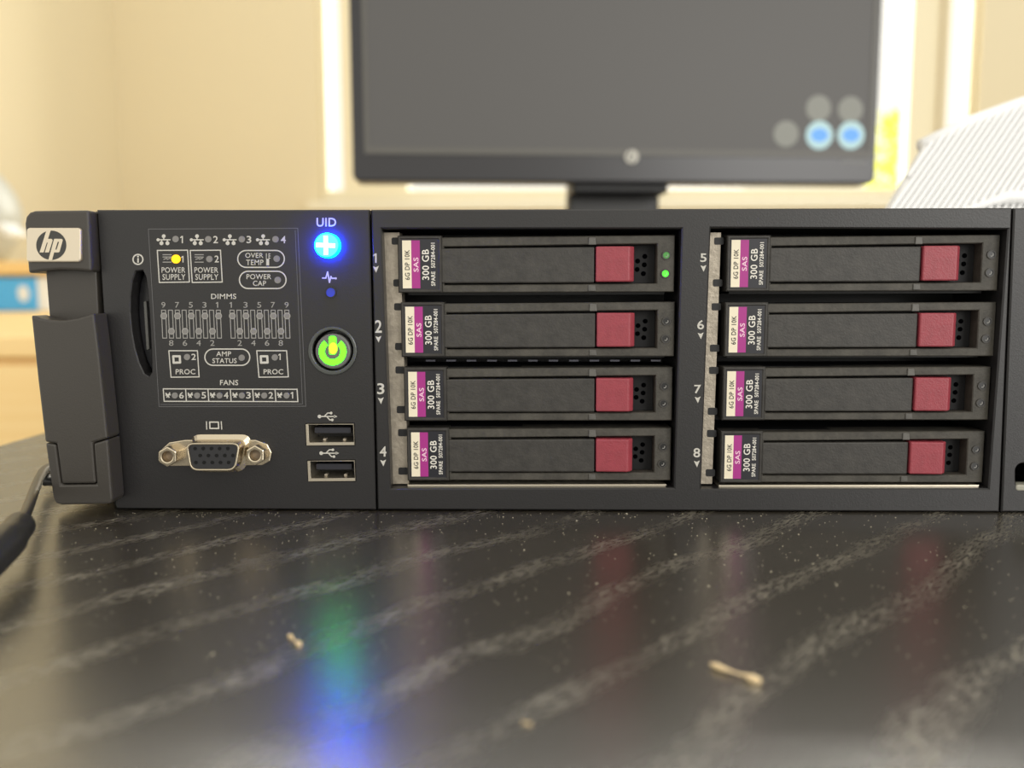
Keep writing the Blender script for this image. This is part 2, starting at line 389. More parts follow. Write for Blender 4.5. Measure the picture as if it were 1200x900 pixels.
# ------------------------------------------------------------------ server
server = thing('rack_server', (0.08, 0.345, 0.0), 'black rack server with eight drive bays lying on the dark desk', 'server')
F0 = F(0.0)
ztop = 0.0860; xr = 0.302
b = MB(); b.box(at(116, 300, 0.03).x, xr - 0.002, 0.030, 0.690, 0.0, ztop - 0.0008); b.build('chassis', case_m, server, bevel=0.0006)
# main bezel with the two bay openings
BAY1 = [(447, 268), (799, 268), (790, 572), (458, 572.5)]
BAY2 = [(833, 267), (1181.5, 268.5), (1158.5, 572.5), (821.5, 573)]
b = MB(); b.holed([(434.8, 245.8), (1186.4, 243.6), (1171.4, 600), (442.4, 597.2)], [BAY1, BAY2], F0, 0.0, 0.030, ch=0.0004)
bez = b.build('drive_bezel', bezel_m, server)
# the bezel section at the far end, with the finger slot of its bay
tr = at(1188.4, 243.8, 0); br = at(1173.6, 600, 0)
slot = [F0(p) for p in rrect(1190.5, 543, 1226, 573, 9)]
b = MB(); b.holed([(tr.x, tr.z), (xr, tr.z), (xr, br.z), (br.x, br.z)], [slot], ident, 0.0, 0.030, ch=0.0004)
emod = b.build('end_bezel', bezel_m, server)
b = MB(); b.prism(rrect(1190, 568, 1226, 575, 3), F0, -0.0003, 0.004); b.build('slot_lip', mat('slot_lip_plastic', (0.34, 0.33, 0.27), 0.5), server, bevel=0.0004)
# numbers and arrows beside each bay
nums = {'1': (438, 297, 443, 308), '2': (439.5, 375, 447.5, 390), '3': (442, 449, 450.5, 462), '4': (445, 523, 453, 535),
        '5': (820.5, 297, 828, 307), '6': (817, 375, 825, 386), '7': (813.5, 451, 821.5, 461), '8': (812.5, 525, 820.5, 536)}
for t, bx in nums.items():
    b = MB(); b.flat(text(t, *bx, bold=0.015), F0, -0.00008)
    cx = (bx[0] + bx[2]) / 2; y = bx[3] + 4
    b.flat(([(cx - 3.5, y), (cx, y + 1.2), (cx + 3.5, y - .5), (cx + .3, y + 7.5)], [(0, 1, 2, 3)]), F0, -0.00008)
    b.build('bay_number', ink_m, bez)

# --- control module
PAN = [(113.5, 246), (432.6, 245.8), (440.4, 597.2), (136, 596)]
def lens(n=14):
    """finger slot: bowed left edge, nearly straight right edge"""
    L = [(159, 318), (155, 330), (152.8, 348), (152.6, 366), (154.5, 388), (158, 408), (163, 425), (169, 438), (174, 441),
         (177.6, 436), (177.2, 415), (176, 390), (174.6, 365), (172.6, 340), (170.4, 324), (167, 317)]
    return L
USB1 = [(358.5, 497), (414.5, 496.6), (415.5, 521.5), (359.5, 522)]
USB2 = [(360.5, 540), (415.5, 539.5), (416.5, 563.5), (361.5, 564)]
PBC = (390.5, 410.5)
b = MB(); b.holed(PAN, [lens(), USB1, USB2, circle(PBC[0], PBC[1], 24, 32)], F0, 0.0, 0.030, ch=0.0003)
panel = b.build('control_panel', bezel_m, server)
b = MB(); b.prism([(434, 248), (441, 248), (448, 595), (440, 595)], F0, 0.006, 0.0302); b.build('seam_backing', dark_m, server)
# pull-tab slot
b = MB(); b.prism(lens(), F0, 0.005, 0.010); tabp = b.build('pull_tab', slot_m, server, bevel=0.0004)
b = MB(); b.prism([(161, 354), (164, 353), (167.5, 410), (164.5, 411)], F0, 0.004, 0.006); b.build('tab_slit', mat('tab_edge', (0.13, 0.13, 0.12), 0.4), tabp)
b = MB(); b.flat(ring2d(circle(161.8, 304, 6.6), circle(161.8, 304, 5.0)), F0, -0.00008)
b.flat(strokes([((161.9, 303), (161.9, 307.3))], 1.8, [(161.8, 300.6, 1.1)]), F0, -0.00008); b.build('information_icon', ink_m, panel)
# engraved outline of the status display
b = MB()
fo = [(174, 268.5), (349, 267.5), (358.5, 476), (186.5, 476.5)]
b.flat(strokes(poly_line(fo, True), 0.8), F0, -0.00006)
b.flat(strokes([((346, 270), (354.5, 473)), ((354.5, 473.5), (188, 474))], 0.7), F0, -0.00006)
b.build('display_outline', line_m, panel)

LP = F0; YI = -0.00008
def led(x, y, r, m=lens_m, name='indicator_light', parent=panel, proud=0.0002):
    bb = MB(); bb.prism(circle(x, y, r, 16), F0, -proud, 0.0008); return bb.build(name, m, parent)
# network row
for x in (192, 231, 269.5, 308.5):
    b = MB()
    b.flat(strokes([((x - 8, 281), (x + 7.5, 281)), ((x, 276), (x, 281)), ((x - 2.5, 281), (x - 2.5, 285)), ((x + 4.2, 281), (x + 4.2, 285))], 1.3,
                   [(x, 276.8, 2.3), (x - 2.6, 285, 2.4), (x + 4.4, 285, 2.4), (x - 6.6, 281, 1.9)]), F0, YI)
    b.build('network_icon', ink_m, panel)
b = MB()
for t, x, wd in (('1', 212, 3.2), ('2', 250, 5.6), ('3', 289, 5.6), ('4', 329, 6)):
    b.flat(text(t, x, 276.5, x + wd, 285, 0.012), F0, YI)
b.build('network_number', ink_m, panel)
# power supplies
for x0, n in ((184.5, '1'), (223, '2')):
    b = MB()
    pts = [(x0, 293.5), (x0 + 35.5, 293.2), (x0 + 37.6, 330.5), (x0 + 2.4, 331)]
    b.flat(strokes(poly_line(pts, True), 1.25), F0, YI)
    b.flat(text('POWER', x0 + 5, 313.2, x0 + 32.8, 319.6, 0.006), F0, YI); b.flat(text('SUPPLY', x0 + 6, 321.2, x0 + 33, 328, 0.006), F0, YI)
    b.flat(text('1', 213, 300, 215.6, 307.6, 0.0) if n == '1' else text('2', 251.5, 299.5, 256.6, 307.5, 0.012), F0, YI)
    b.build('power_supply_marking', ink_m, panel)
# pills
def pill(x0, y0, x1, y1, wd=1.4):
    r = (y1 - y0) / 2 - 0.01
    return ring2d(rrect(x0, y0, x1, y1, r, 8), rrect(x0 + wd, y0 + wd, x1 - wd, y1 - wd, r - wd, 8))
b = MB(); b.flat(pill(278, 292.8, 334, 314), F0, YI)
b.flat(text('OVER', 287.5, 296.4, 308.6, 302.2, 0.006), F0, YI); b.flat(text('TEMP', 288.5, 304.4, 308.8, 310.6, 0.006), F0, YI)
b.flat(strokes([((313.8, 304.5), (313.8, 310))], 3.4), F0, YI)
b.flat(strokes([((312.2, 297), (312.2, 303.5)), ((315.2, 297), (315.2, 303.5)), ((315.2, 297.5), (317, 297.5)), ((315.2, 300), (317, 300)), ((315.2, 302.5), (317, 302.5))], 0.7), F0, YI)
b.build('over_temperature_marking', ink_m, panel)
b = MB(); b.flat(pill(280, 317.2, 336, 338.8), F0, YI)
b.flat(text('POWER', 289, 321.2, 318, 327.2, 0.006), F0, YI); b.flat(text('CAP', 296.5, 329, 312, 335, 0.006), F0, YI); b.build('power_cap_marking', ink_m, panel)
b = MB(); b.flat(text('DIMMS', 247.5, 344.2, 277, 350.4, 0.008), F0, YI); b.build('memory_lettering', ink_m, panel)
b = MB(); b.flat(pill(239.5, 408.3, 293.5, 428.8), F0, YI)
b.flat(text('AMP', 253.5, 411.8, 271, 417.4, 0.01), F0, YI); b.flat(text('STATUS', 249, 419.8, 277.5, 425.6, 0.01), F0, YI); b.build('protection_status_marking', ink_m, panel)
# processors
for x0, x1, sx_, n in ((198, 231.5, 207, '2'), (301, 336, 309.5, '1')):
    b = MB()
    pts = [(x0, 411), (x1, 411), (x1 + 2, 441.6), (x0 + 2.6, 442)]
    b.flat(strokes(poly_line(pts, True), 1.25), F0, YI)
    b.flat(strokes(poly_line([(sx_ - 3.8, 417.5), (sx_ + 3.8, 417.5), (sx_ + 4.2, 424.8), (sx_ - 3.4, 425)], True), 2.6), F0, YI)
    b.flat(text(n, sx_ + 17.4, 414.5, sx_ + (22.8 if n == '2' else 19.8), 421.8, 0.012), F0, YI)
    b.flat(text('PROC', x0 + 8, 432.6, x0 + 31, 438.6, 0.01), F0, YI)
    b.build('processor_marking', ink_m, panel)
# fans
b = MB(); b.flat(text('FANS', 258, 445.2, 279.3, 451.4, 0.01), F0, YI)
fx = [191.5, 217.6, 243.8, 270, 296.2, 322.4, 348.8]
b.flat(strokes([((fx[0], 455.6), (348, 456.2)), ((fx[0] + 1, 470.2), (349.4, 470.6))] + [((x + (0 if k < 6 else -.6), 455.8), (x + (1 if k < 6 else .4), 470.4)) for k, x in enumerate(fx)], 1.25), F0, YI)
for k, n in enumerate('654321'):
    x = fx[k] + 5.6
    b.flat(strokes([((x - 2.6, 460.6), (x + 1.2, 465.6)), ((x + 2, 460.4), (x - 1.4, 465.4)), ((x - 2.6, 463), (x + 2.6, 462.6))], 1.5), F0, YI)
    b.flat(text(n, fx[k] + 18.6, 459.4, fx[k] + (24 if n != '1' else 22), 467, 0.012), F0, YI)
b.build('fan_marking', ink_m, panel)
# dimmer markings: supply symbols, memory numbers, memory slots
b = MB()
for x in (191, 228.5):
    b.flat(strokes([((x, 298.5), (x + 10, 298.5)), ((x, 301.2), (x + 10, 301.2)), ((x + 1, 304), (x + 5, 302.5)), ((x + 5, 304), (x + 9, 302.5)), ((x, 307.2), (x + 10, 307.2))], 1.0), F0, YI)
def slots(x0, order, top):
    for k in range(9):
        xx = x0 + 8.02 * k; a = 1.2
        b.flat(strokes([((xx - 2.4, 363.5), (xx + 2.4, 363.5)), ((xx - 2.4, 363.5), (xx - 1.0, 396.2)), ((xx + 2.4, 363.5), (xx + 3.8, 396.2)), ((xx - 1.0, 396.2), (xx + 3.8, 396.2))], 0.95), F0, YI)
        even = k % 2 == 0
        cy = 370.2 if even else 388.2; cx = xx + (0.4 if even else 1.2)
        b.flat(ring2d(circle(cx, cy, 4.0, 14), circle(cx, cy, 2.9, 14)), F0, YI - 0.00003)
        led(cx, cy, 2.9, lens_m, proud=0.00013)
        n = order[k]
        if even: b.flat(text(n, xx - 2.6, 354, xx + (2.2 if n != '1' else 0.4), 360.6, 0.0), F0, YI)
        else: b.flat(text(n, xx - 1.6, 398.6, xx + 3.6, 405.2, 0.0), F0, YI)
slots(191.8, '987654321', True); slots(272, '123456789', True)
b.build('memory_marking', ink_dim_m, panel)
for x, y in ((206, 280.2), (244.3, 280.4), (283.6, 280.4), (323, 280.4)): led(x, y, 3.8)
led(206.6, 303.6, 5.2, amber_m, proud=0.0004); led(245.6, 303.6, 3.8); led(324.4, 303.2, 3.8); led(325.6, 328.2, 3.9)
led(219.4, 418.4, 3.7); led(283.4, 419.2, 3.7); led(322.2, 418.8, 3.7)
for k in range(6): led(fx[k] + 13.6, 463.4, 3.6)

# UID button
b = MB()
loops = []
for r_, y_ in ((14.6, 0.0005), (14.6, -0.0019), (13.4, -0.0022)):
    loops.append([(F0(p)[0], y_, F0(p)[1]) for p in circle(385, 288, r_, 32)])
b.loft(loops); uid = b.build('identification_button', uid_side_m, server)
b = MB(); b.prism(circle(385, 288, 13.4, 32), F0, -0.0024, -0.0020); b.build('button_lens', uid_m, uid)
b = MB(); b.flat(strokes([((384, 278.5), (384.3, 297.5)), ((374.5, 287.6), (393.5, 288.4))], 5.2), F0, -0.00245); b.build('button_mark', uid_plus_m, uid)
b = MB(); b.flat(text('UID', 371, 255.4, 394, 265.6, 0.012), F0, YI); b.build('button_lettering', ink_m, panel)
b = MB(); b.flat(strokes(poly_line([(378, 325.8), (382, 325.8), (384, 318.6), (386.2, 331), (387.8, 324), (389.2, 326.2), (394, 326)]), 1.5, [(393.6, 326.2, 1.3)]), F0, YI); b.build('health_icon', ink_m, panel)
b = MB(); b.ring(circle(387.6, 342.6, 7.0, 20), circle(387.6, 342.6, 5.4, 20), F0, -0.0003, 0.001); b.build('light_ring', slot_m, panel)
led(387.6, 342.6, 5.4, blue_lens_m, proud=0.0001)
# power button
b = MB(); b.ring(circle(390, 411, 28.5, 40), circle(390.4, 410.5, 24, 40), F0, -0.0006, 0.001); pb = b.build('power_button', ring_m, server, bevel=0.0003)
b = MB(); b.prism(circle(391, 411.5, 23.5, 40), F0, 0.0035, 0.006); b.build('button_well', slot_m, pb)
b = MB(); b.prism(circle(390.5, 411.5, 20.8, 40), F0, -0.0005, 0.005); b.build('button_cap', button_m, pb, bevel=0.0005)
b = MB(); V = []; N = 26
def arc(r): return [(390.3 + r * math.cos(math.radians(-52 + 284 * k / N)), 411.8 + r * math.sin(math.radians(-52 + 284 * k / N))) for k in range(N + 1)]
b.flat((arc(16) + arc(9.2), [(i, i + 1, N + 2 + i, N + 1 + i) for i in range(N)]), F0, -0.00055)
b.flat((rrect(386, 394, 394.4, 415, 2.5), [tuple(range(24))]), F0, -0.00058); b.build('power_symbol', green_m, pb)
b = MB(); b.flat((circle(391, 408, 5.2, 18, 7), [tuple(range(18))]), F0, -0.00065); b.build('power_light', lime_m, pb)

# USB sockets
def usb(q, y_shift):
    (x0, y0), (x1, _), (x2, y2), (x3, y3) = q
    bb = MB()
    inn = [(x0 + 3.0, y0 + .4), (x1 - .5, y0 + .4), (x2 - .5, y2 - 3.4), (x3 + 3.0, y3 - 3.4)]
    bb.ring(q, inn, F0, -0.0002, 0.011)
    u = bb.build('usb_port', bright_steel_m, server, bevel=0.0002)
    bb = MB(); bb.prism([(x0 + 2, y0), (x1 - 1, y0), (x2 - 1, y2 - 2), (x3 + 2, y3 - 2)], F0, 0.0105, 0.012); bb.build('port_back', dark_m, u)
    bb = MB(); bb.prism([(x0 + 8, y0 + 5), (x1 - 5, y0 + 5), (x1 - 5, y0 + 12), (x0 + 8, y0 + 12)], F0, 0.0018, 0.0105); bb.build('tongue', mat('tongue_plastic', (0.02, 0.02, 0.028), 0.35), u, bevel=0.0002)
    for k in (0.34, 0.76):
        xx = x0 + (x1 - x0) * k; bb = MB(); bb.prism(rrect(xx - 1.8, y2 - 5.6, xx + 1.8, y2 - 3.2, 1.0), F0, 0.003, 0.005); bb.build('spring_contact', steel_m, u)
    cx, cy = x0 + 25, y0 - 9
    bb = MB(); bb.flat(strokes([((cx - 9, cy), (cx + 9, cy)), ((cx - 3.5, cy), (cx + .5, cy - 4)), ((cx + .5, cy - 4), (cx + 4, cy - 4)), ((cx - .5, cy), (cx + 3, cy + 4)), ((cx + 3, cy + 4), (cx + 6, cy + 4))], 1.3,
                               [(cx - 9, cy, 2.2), (cx + 4.6, cy - 4, 1.6), (cx + 6, cy + 4, 1.6)]), F0, YI)
    bb.flat(([(cx + 8, cy - 1.8), (cx + 12, cy), (cx + 8, cy + 1.8)], [(0, 1, 2)]), F0, YI); bb.build('usb_icon', ink_m, panel)
usb(USB1, 0); usb(USB2, 0)

# VGA socket
def dshape(x0, x1, y0, y1, slant, r):
    """D-shape with rounded corners, wider at the top"""
    cs = [(x0, y0), (x1, y0), (x1 - slant, y1), (x0 + slant, y1)]; out = []
    for i in range(4):
        p = Vector(cs[i]); a = (Vector(cs[i - 1]) - p).normalized(); c = (Vector(cs[(i + 1) % 4]) - p).normalized()
        for k in range(6):
            t = k / 5; q = p + a * r * (1 - t) ** 2 + c * r * t ** 2; out.append((q.x, q.y))
    return out
b = MB(); b.prism([(189, 527), (199, 518), (218, 515), (300, 515), (314, 520), (319, 530), (317, 540), (308, 545), (198, 546), (190, 540)], F0, -0.0005, 0.002)
vga = b.build('vga_port', nickel_m, server, bevel=0.0003)
b = MB(); hood = dshape(222.5, 296, 509, 553, 8, 13)
l0 = [(F0(p)[0], -0.0002, F0(p)[1]) for p in hood]
h1 = dshape(226, 291, 514, 548.5, 7, 11); l1 = [(F0(p)[0], -0.0012, F0(p)[1]) for p in h1]
b.loft([l0, l1]); b.build('shell_collar', nickel_m, vga, smooth=False)
so = dshape(226.5, 289.5, 515, 547, 5.5, 9); si = dshape(229, 287, 517.2, 544.8, 5, 7.5)
b = MB(); b.ring(so, si, F0, -0.0058, 0.0); b.build('connector_shell', nickel_m, vga, bevel=0.0003)
b = MB(); b.prism(dshape(228.8, 287.2, 517, 545, 5, 7.5), F0, -0.0053, -0.001); ins = b.build('connector_insert', mat('connector_plastic', (0.022, 0.022, 0.024), 0.45), vga)
G6 = F(-0.0054)
for row, (y, xs) in enumerate(((525.6, 228.5), (533.8, 234.5), (542, 229.5))):
    for k in range(5):
        bb = MB(); bb.prism(circle(xs + 9.6 * k, y, 2.1, 10), G6, -0.00545, -0.0052); bb.build('pin_hole', mat('pin_black', (0.001, 0.001, 0.001), 0.9) if row == 0 and k == 0 else bpy.data.materials['pin_black'], ins)
for cx, cy in ((203, 532), (304, 530.5)):
    b = MB(); b.ring([(cx + 11.6 * math.cos(math.radians(30 + 60 * (k // 4) + 15 * (k % 4))) * (1.0 / max(.87, math.cos(math.radians(15 * (k % 4) - 30 if k % 4 else -30)))) * .9,
                       cy + 11.6 * math.sin(math.radians(30 + 60 * (k // 4) + 15 * (k % 4))) * (1.0 / max(.87, math.cos(math.radians(15 * (k % 4) - 30 if k % 4 else -30)))) * .9) for k in range(24)],
                     [(cx + 6 * math.cos(math.radians(30 + 15 * k)), cy + 6 * math.sin(math.radians(30 + 15 * k))) for k in range(24)], F0, -0.0042, 0.0)
    nut = b.build('hex_nut', nickel_m, vga, bevel=0.0004)
    b = MB(); b.prism(circle(cx, cy, 6.2, 16), F0, -0.0015, 0.0); b.build('nut_thread', mat('thread_shadow', (0.25, 0.2, 0.15), 0.5, metal=0.8), nut)
b = MB(); b.flat(strokes(poly_line([(245.8, 494.6), (256, 494.6), (256.4, 502), (246.2, 502)], True), 1.5), F0, YI)
b.flat(strokes([((242, 494), (242.4, 503)), ((259.4, 494), (260, 503))], 1.2), F0, YI); b.build('display_icon', ink_m, panel)

# --- left mounting ear
YE = -0.004; FE = F(YE)
b = MB(); b.prism([(52, 300), (112, 300), (117, 400), (60, 400)], F0, 0.0, 0.030); b.build('ear_neck', ear_m, server, bevel=0.0004)
b = MB()
blk = [(28.6, 262), (30, 254), (34, 249), (40, 247), (104, 246.2), (107.5, 318.5), (92, 317), (72, 316.2), (52, 317.4), (33, 320.4)]
b.prism(blk, FE, YE, 0.012); blo = b.build('badge_block', ear_m, server, bevel=0.0007)
b = MB(); b.prism([(106, 246.6), (112.4, 246.4), (134.6, 595.5), (129, 595)], F0, 0.003, 0.030); b.build('ear_seam', dark_m, server)
b = MB(); b.prism(rrect(32.6, 267, 96.6, 307.4, 4), FE, YE - 0.0008, YE + 0.001); bad = b.build('badge', badge_m, blo, bevel=0.0004)
b = MB(); b.flat((circle(62, 287.6, 17.6, 36, 17.2), [tuple(range(36))]), FE, YE - 0.00085); b.build('logo_disc', logo_dark_m, bad)
def c7(p): return (p[0] / 7.5, 230 + p[1] / 7.5)
b = MB()
for poly in ([(424, 303), (462, 303), (438, 376), (468, 376), (477, 381), (478, 392), (446, 495), (410, 495), (436, 408), (428, 408), (400, 495), (364, 495)],
             [(492, 376), (556, 376), (565, 381), (567, 392), (540, 488), (530, 495), (492, 495), (472, 568), (440, 566)]):
    b.flat(([c7(p) for p in poly], [tuple(range(len(poly)))]), FE, YE - 0.00092)
b.build('logo_letters', badge_m, bad)
b = MB(); b.flat(([c7(p) for p in [(524, 402), (534, 402), (513, 470), (503, 470)]], [(0, 1, 2, 3)]), FE, YE - 0.00097); b.build('logo_counter', logo_dark_m, bad)

YL = -0.008; FL = F(YL)
tongue = [(36, 369), (47, 373), (60, 375), (76, 375.2), (92, 372.6), (110, 367), (115, 407), (122, 473), (126, 514), (108.6, 519), (112.4, 566.5), (72.4, 567), (66.2, 520), (52.6, 518), (44, 445)]
base_ = [(52.8, 518.8), (65.4, 520.8), (71.6, 568.2), (113.2, 567.6), (109.4, 519.8), (126.2, 514.8), (131.6, 585), (129.6, 590.6), (72, 592), (65, 590), (62, 584)]
b = MB(); b.prism(tongue, FL, YL, -0.0005); lat = b.build('ear_latch', ear_m, server, bevel=0.0006)
b = MB(); b.prism([(x, y) for x, y in base_], FL, YL, -0.0005); b.build('latch_base', ear_m, server, bevel=0.0006)
b = MB(); b.prism([(58, 385), (114, 380), (132, 588), (70, 588)], F0, -0.0015, 0.030); b.build('ear_core', mat('ear_core_plastic', (0.012, 0.012, 0.012), 0.5), server, bevel=0.0004)

# --- drive cage: steel strip at the left of each bay, ledges, floor strip
ledges = {}
def cage(bay, strip, notch, floor_line):
    YS = 0.0045; FS = F(YS)
    bb = MB(); bb.holed(strip, [], FS, YS, YS + 0.006) if False else bb.prism(strip, FS, YS, YS + 0.006)
    st = bb.build('cage_strip', steel_m, server)
    for (x, y) in notch:
        b2 = MB(); b2.prism(rrect(x - 5, y - 4.2, x + 6, y + 4.2, 1.8), FS, YS - 0.0001, YS + 0.0005); b2.build('strip_notch', dark_m, st)
    bb = MB(); bb.prism(floor_line, F(0.002), 0.002, 0.026); bb.build('cage_floor', bright_steel_m, server, bevel=0.0002)
def interp(y, top, bot): return top[0] + (bot[0] - top[0]) * (y - top[1]) / (bot[1] - top[1])
cage(0, [(450, 272.5), (468, 272.5), (479, 567), (459, 567)], [(464, 282.5), (466, 331.5), (467, 359.5), (468, 406), (468.5, 433.5), (470, 480), (471.5, 507), (472, 552)], [(477, 568), (781, 567.5), (780, 571), (478, 571.6)])
cage(1, [(832.5, 272.5), (845, 272.5), (834.5, 567), (821, 567)], [(842, 282.5), (840.5, 331.5), (839, 359.5), (837, 408), (836, 434), (834.5, 482), (833.5, 508), (832, 554)], [(842, 568.5), (1148, 568.2), (1147, 571.6), (842, 572)])
b = MB()
for bay in (BAY1, BAY2):
    b.prism([(bay[0][0] - 2, bay[0][1] - 2), (bay[1][0] + 2, bay[1][1] - 2), (bay[2][0] + 2, bay[2][1] + 2), (bay[3][0] - 2, bay[3][1] + 2)], F0, 0.0285, 0.0299)
b.build('bay_backing', dark_m, server)

# ------------------------------------------------------------------ drive carriers (one built, seven copied)
S = 1 / 4180.0                               # metres per photo pixel at the first drive
YD = 0.002
def DM(p): return ((p[0] - 466) * S, (342.5 - p[1]) * S)     # local: left edge x = 0, bottom z = 0, front y = 0
def make_drive():
    root = thing('hard_drive_carrier', (0, 0, 0), 'drive', 'hard drive', 'hot-swap drives in the server bays')
    P = lambda bb, n, m_, par=root, bv=0.0, **k: bb.build(n, m_, par, bevel=bv, **k)
    ORIGIN[root.name] = Vector((0, 0, 0))
    bb = MB(); bb.holed([(517, 277.5), (791, 276), (791, 342.5), (517, 342.5)], [[(520, 288.5), (770.5, 286), (770.5, 332.5), (520, 333.5)]], DM, 0.0008, 0.010, ch=0.00025)
    fr = P(bb, 'carrier_frame', dust_plastic_m)
    bb = MB(); bb.prism([(468, 277), (790, 277), (790, 342), (468, 342)], DM, 0.0055, 0.024); P(bb, 'carrier_body', recess_m)
    bb = MB(); bb.holed([(466, 275.5), (517.5, 275.5), (517.5, 342.5), (466, 342.5)], [[(469.8, 279.6), (513.6, 279.6), (513.6, 338.6), (469.8, 338.6)]], DM, 0.0, 0.006, ch=0.0003)
    lf = P(bb, 'label_frame', drive_m)
    bb = MB(); bb.prism([(469, 279), (514.5, 279), (514.5, 339), (469, 339)], DM, 0.0003, 0.003)
    lab = P(bb, 'drive_label', black_label_m)
    lab['label'] = 'black label with cream and magenta strips'
    bb = MB(); bb.prism([(471.2, 281), (481.8, 281), (481.8, 337.4), (471.2, 337.4)], DM, 0.00025, 0.0005); P(bb, 'cream_strip', cream_m, lab)
    bb = MB(); bb.prism([(481.8, 281), (492, 281), (492, 337.4), (481.8, 337.4)], DM, 0.00025, 0.0005); P(bb, 'magenta_strip', magenta_m, lab)
    bb = MB(); bb.flat(text_up('6G DP 10K', 474, 292, 479.8, 327.5, 0.012), DM, 0.0002); P(bb, 'speed_lettering', black_ink_m, lab)
    bb = MB(); bb.flat(text_up('SAS', 484.2, 301, 490.2, 318, 0.014), DM, 0.0002); P(bb, 'interface_lettering', pink_ink_m, lab)
    bb = MB(); bb.flat(text_up('300 GB', 494.4, 291.6, 502.6, 327.5, 0.010), DM, 0.0002)
    bb.flat(text_up('SPARE  507284-001', 505, 284, 509.8, 334.6, 0.012), DM, 0.0002); P(bb, 'capacity_lettering', white_ink_m, lab)
    bb = MB(); bb.prism([(517, 290.5), (697, 289.5), (697, 331.5), (517, 331.5)], DM, 0.0002, 0.005); P(bb, 'release_lever', drive_m, bv=0.0004)
    zt_, zb_ = DM((0, 289))[1], DM((0, 330.5))[1]; sec = [(698.5, 0.0052), (698.5, -0.0004), (737.5, -0.0009), (743.6, 0.0006), (744.6, 0.0052)]
    sec = [(DM((x, 0))[0], y) for x, y in sec]; bb = MB(); bb.loft([[(x, y, zb_) for x, y in sec], [(x, y, zt_) for x, y in sec]])
    P(bb, 'release_button', red_m, bv=0.0004, segs=2)
    for ya, yb in ((278, 287), (334, 341.5)):
        bb = MB(); bb.prism([(690, ya), (698, ya), (699, yb), (690, yb)], DM, 0.00045, 0.002); P(bb, 'rail_step', step_m, bv=0.0002)
    bb = MB(); bb.prism([(700, 287), (770, 287), (770, 332), (700, 332)], DM, 0.0050, 0.0056); vr = P(bb, 'vent_recess', recess_m)
    for x, y in ((750, 305.5), (758.5, 300), (758, 310), (749.5, 315.5), (757, 320.5)):
        b2 = MB(); b2.prism(circle(x, y, 3.0, 10), DM, 0.0049, 0.0052); P(b2, 'vent_hole', hole_m, vr)
    for y, x in ((299.5, 781.2), (321, 780.4)):
        b2 = MB(); b2.ring(circle(x, y, 5.4, 16), circle(x, y, 3.9, 16), DM, 0.0005, 0.001); rg = P(b2, 'light_ring', drive_m)
        b2 = MB(); b2.prism(circle(x, y, 3.9, 16), DM, 0.00065, 0.002); P(b2, 'indicator_light', lens_dark_m)
        b2 = MB(); b2.flat(strokes(poly_line([(x + 1.9 * math.cos(a / 4), y + 1.9 * math.sin(a / 4)) for a in range(-2, 9)]), 0.8), DM, 0.0006); P(b2, 'light_mark', ink_dim_m, rg)
    return root
def kids(o): return [c for c in bpy.data.objects if c.parent == o]
def copy_tree(o, parent=None):
    c = o.copy(); C.objects.link(c); c.parent = parent
    for k in kids(o): copy_tree(k, c)
    return c
proto = make_drive()
DR = [(466.3, 791, 275.5, 342.5), (470, 791, 353.8, 418), (473.5, 788.5, 430.5, 493.3), (477, 786.8, 501.8, 563.5),
      (852, 1172.5, 275, 341), (849.5, 1168, 354, 417.8), (847, 1161.5, 429.8, 492.6), (844.5, 1154.5, 505.5, 566)]
NEAR, AWAY = 'column next to the control panel', 'column away from the control panel'
LBL = ['hard drive carrier with two green lights lit, at the top of its column', 'hard drive carrier directly under the one with green lights', 'third hard drive carrier down in the ' + NEAR, 'bottom hard drive carrier in the ' + NEAR,
       'top hard drive carrier in the ' + AWAY, 'second hard drive carrier down in the ' + AWAY, 'third hard drive carrier down in the ' + AWAY, 'bottom hard drive carrier in the ' + AWAY]
drives = [proto] + [copy_tree(proto) for _ in range(7)]
for o, (x0, x1, y0, y1), lb in zip(drives, DR, LBL):
    ym = (y0 + y1) / 2
    a = at(x0, ym, YD); c = at(x1, ym, YD); t = at((x0 + x1) / 2, y0, YD); bt = at((x0 + x1) / 2, y1, YD)
    o.location = (a.x, YD, bt.z); o.scale = ((c.x - a.x) / (325 * S), 1, (t.z - bt.z) / (67 * S)); o['label'] = lb
    ledge = MB(); ledge.box(a.x + 0.002, c.x - 0.002, 0.0075, 0.028, bt.z - 0.0007, bt.z - 0.00002)
    ledge.build('drive_ledge', dark_m, server)
# lights of the first drive are on
on = [k for k in kids(drives[0]) if k.name.startswith('indicator_light')]
on.sort(key=lambda o: -o.data.vertices[0].co.z)
for k, mm in zip(on, (green_dim_m, green_led_m)):
    k.data = k.data.copy(); k.data.materials[0] = mm
on[1]['label'] = 'bright green light'
# small vent dashes in the gap between rows two and three
vd_m = mat('vent_dash_steel', (0.06, 0.06, 0.08), 0.5)
for k in range(12):
    x = 499 + 24 * k; b = MB(); b.prism([(x, 421.6), (x + 11, 421.6), (x + 11, 423.6), (x, 423.6)], F(0.006), 0.006, 0.0075); b.build('vent_dash', vd_m, server)

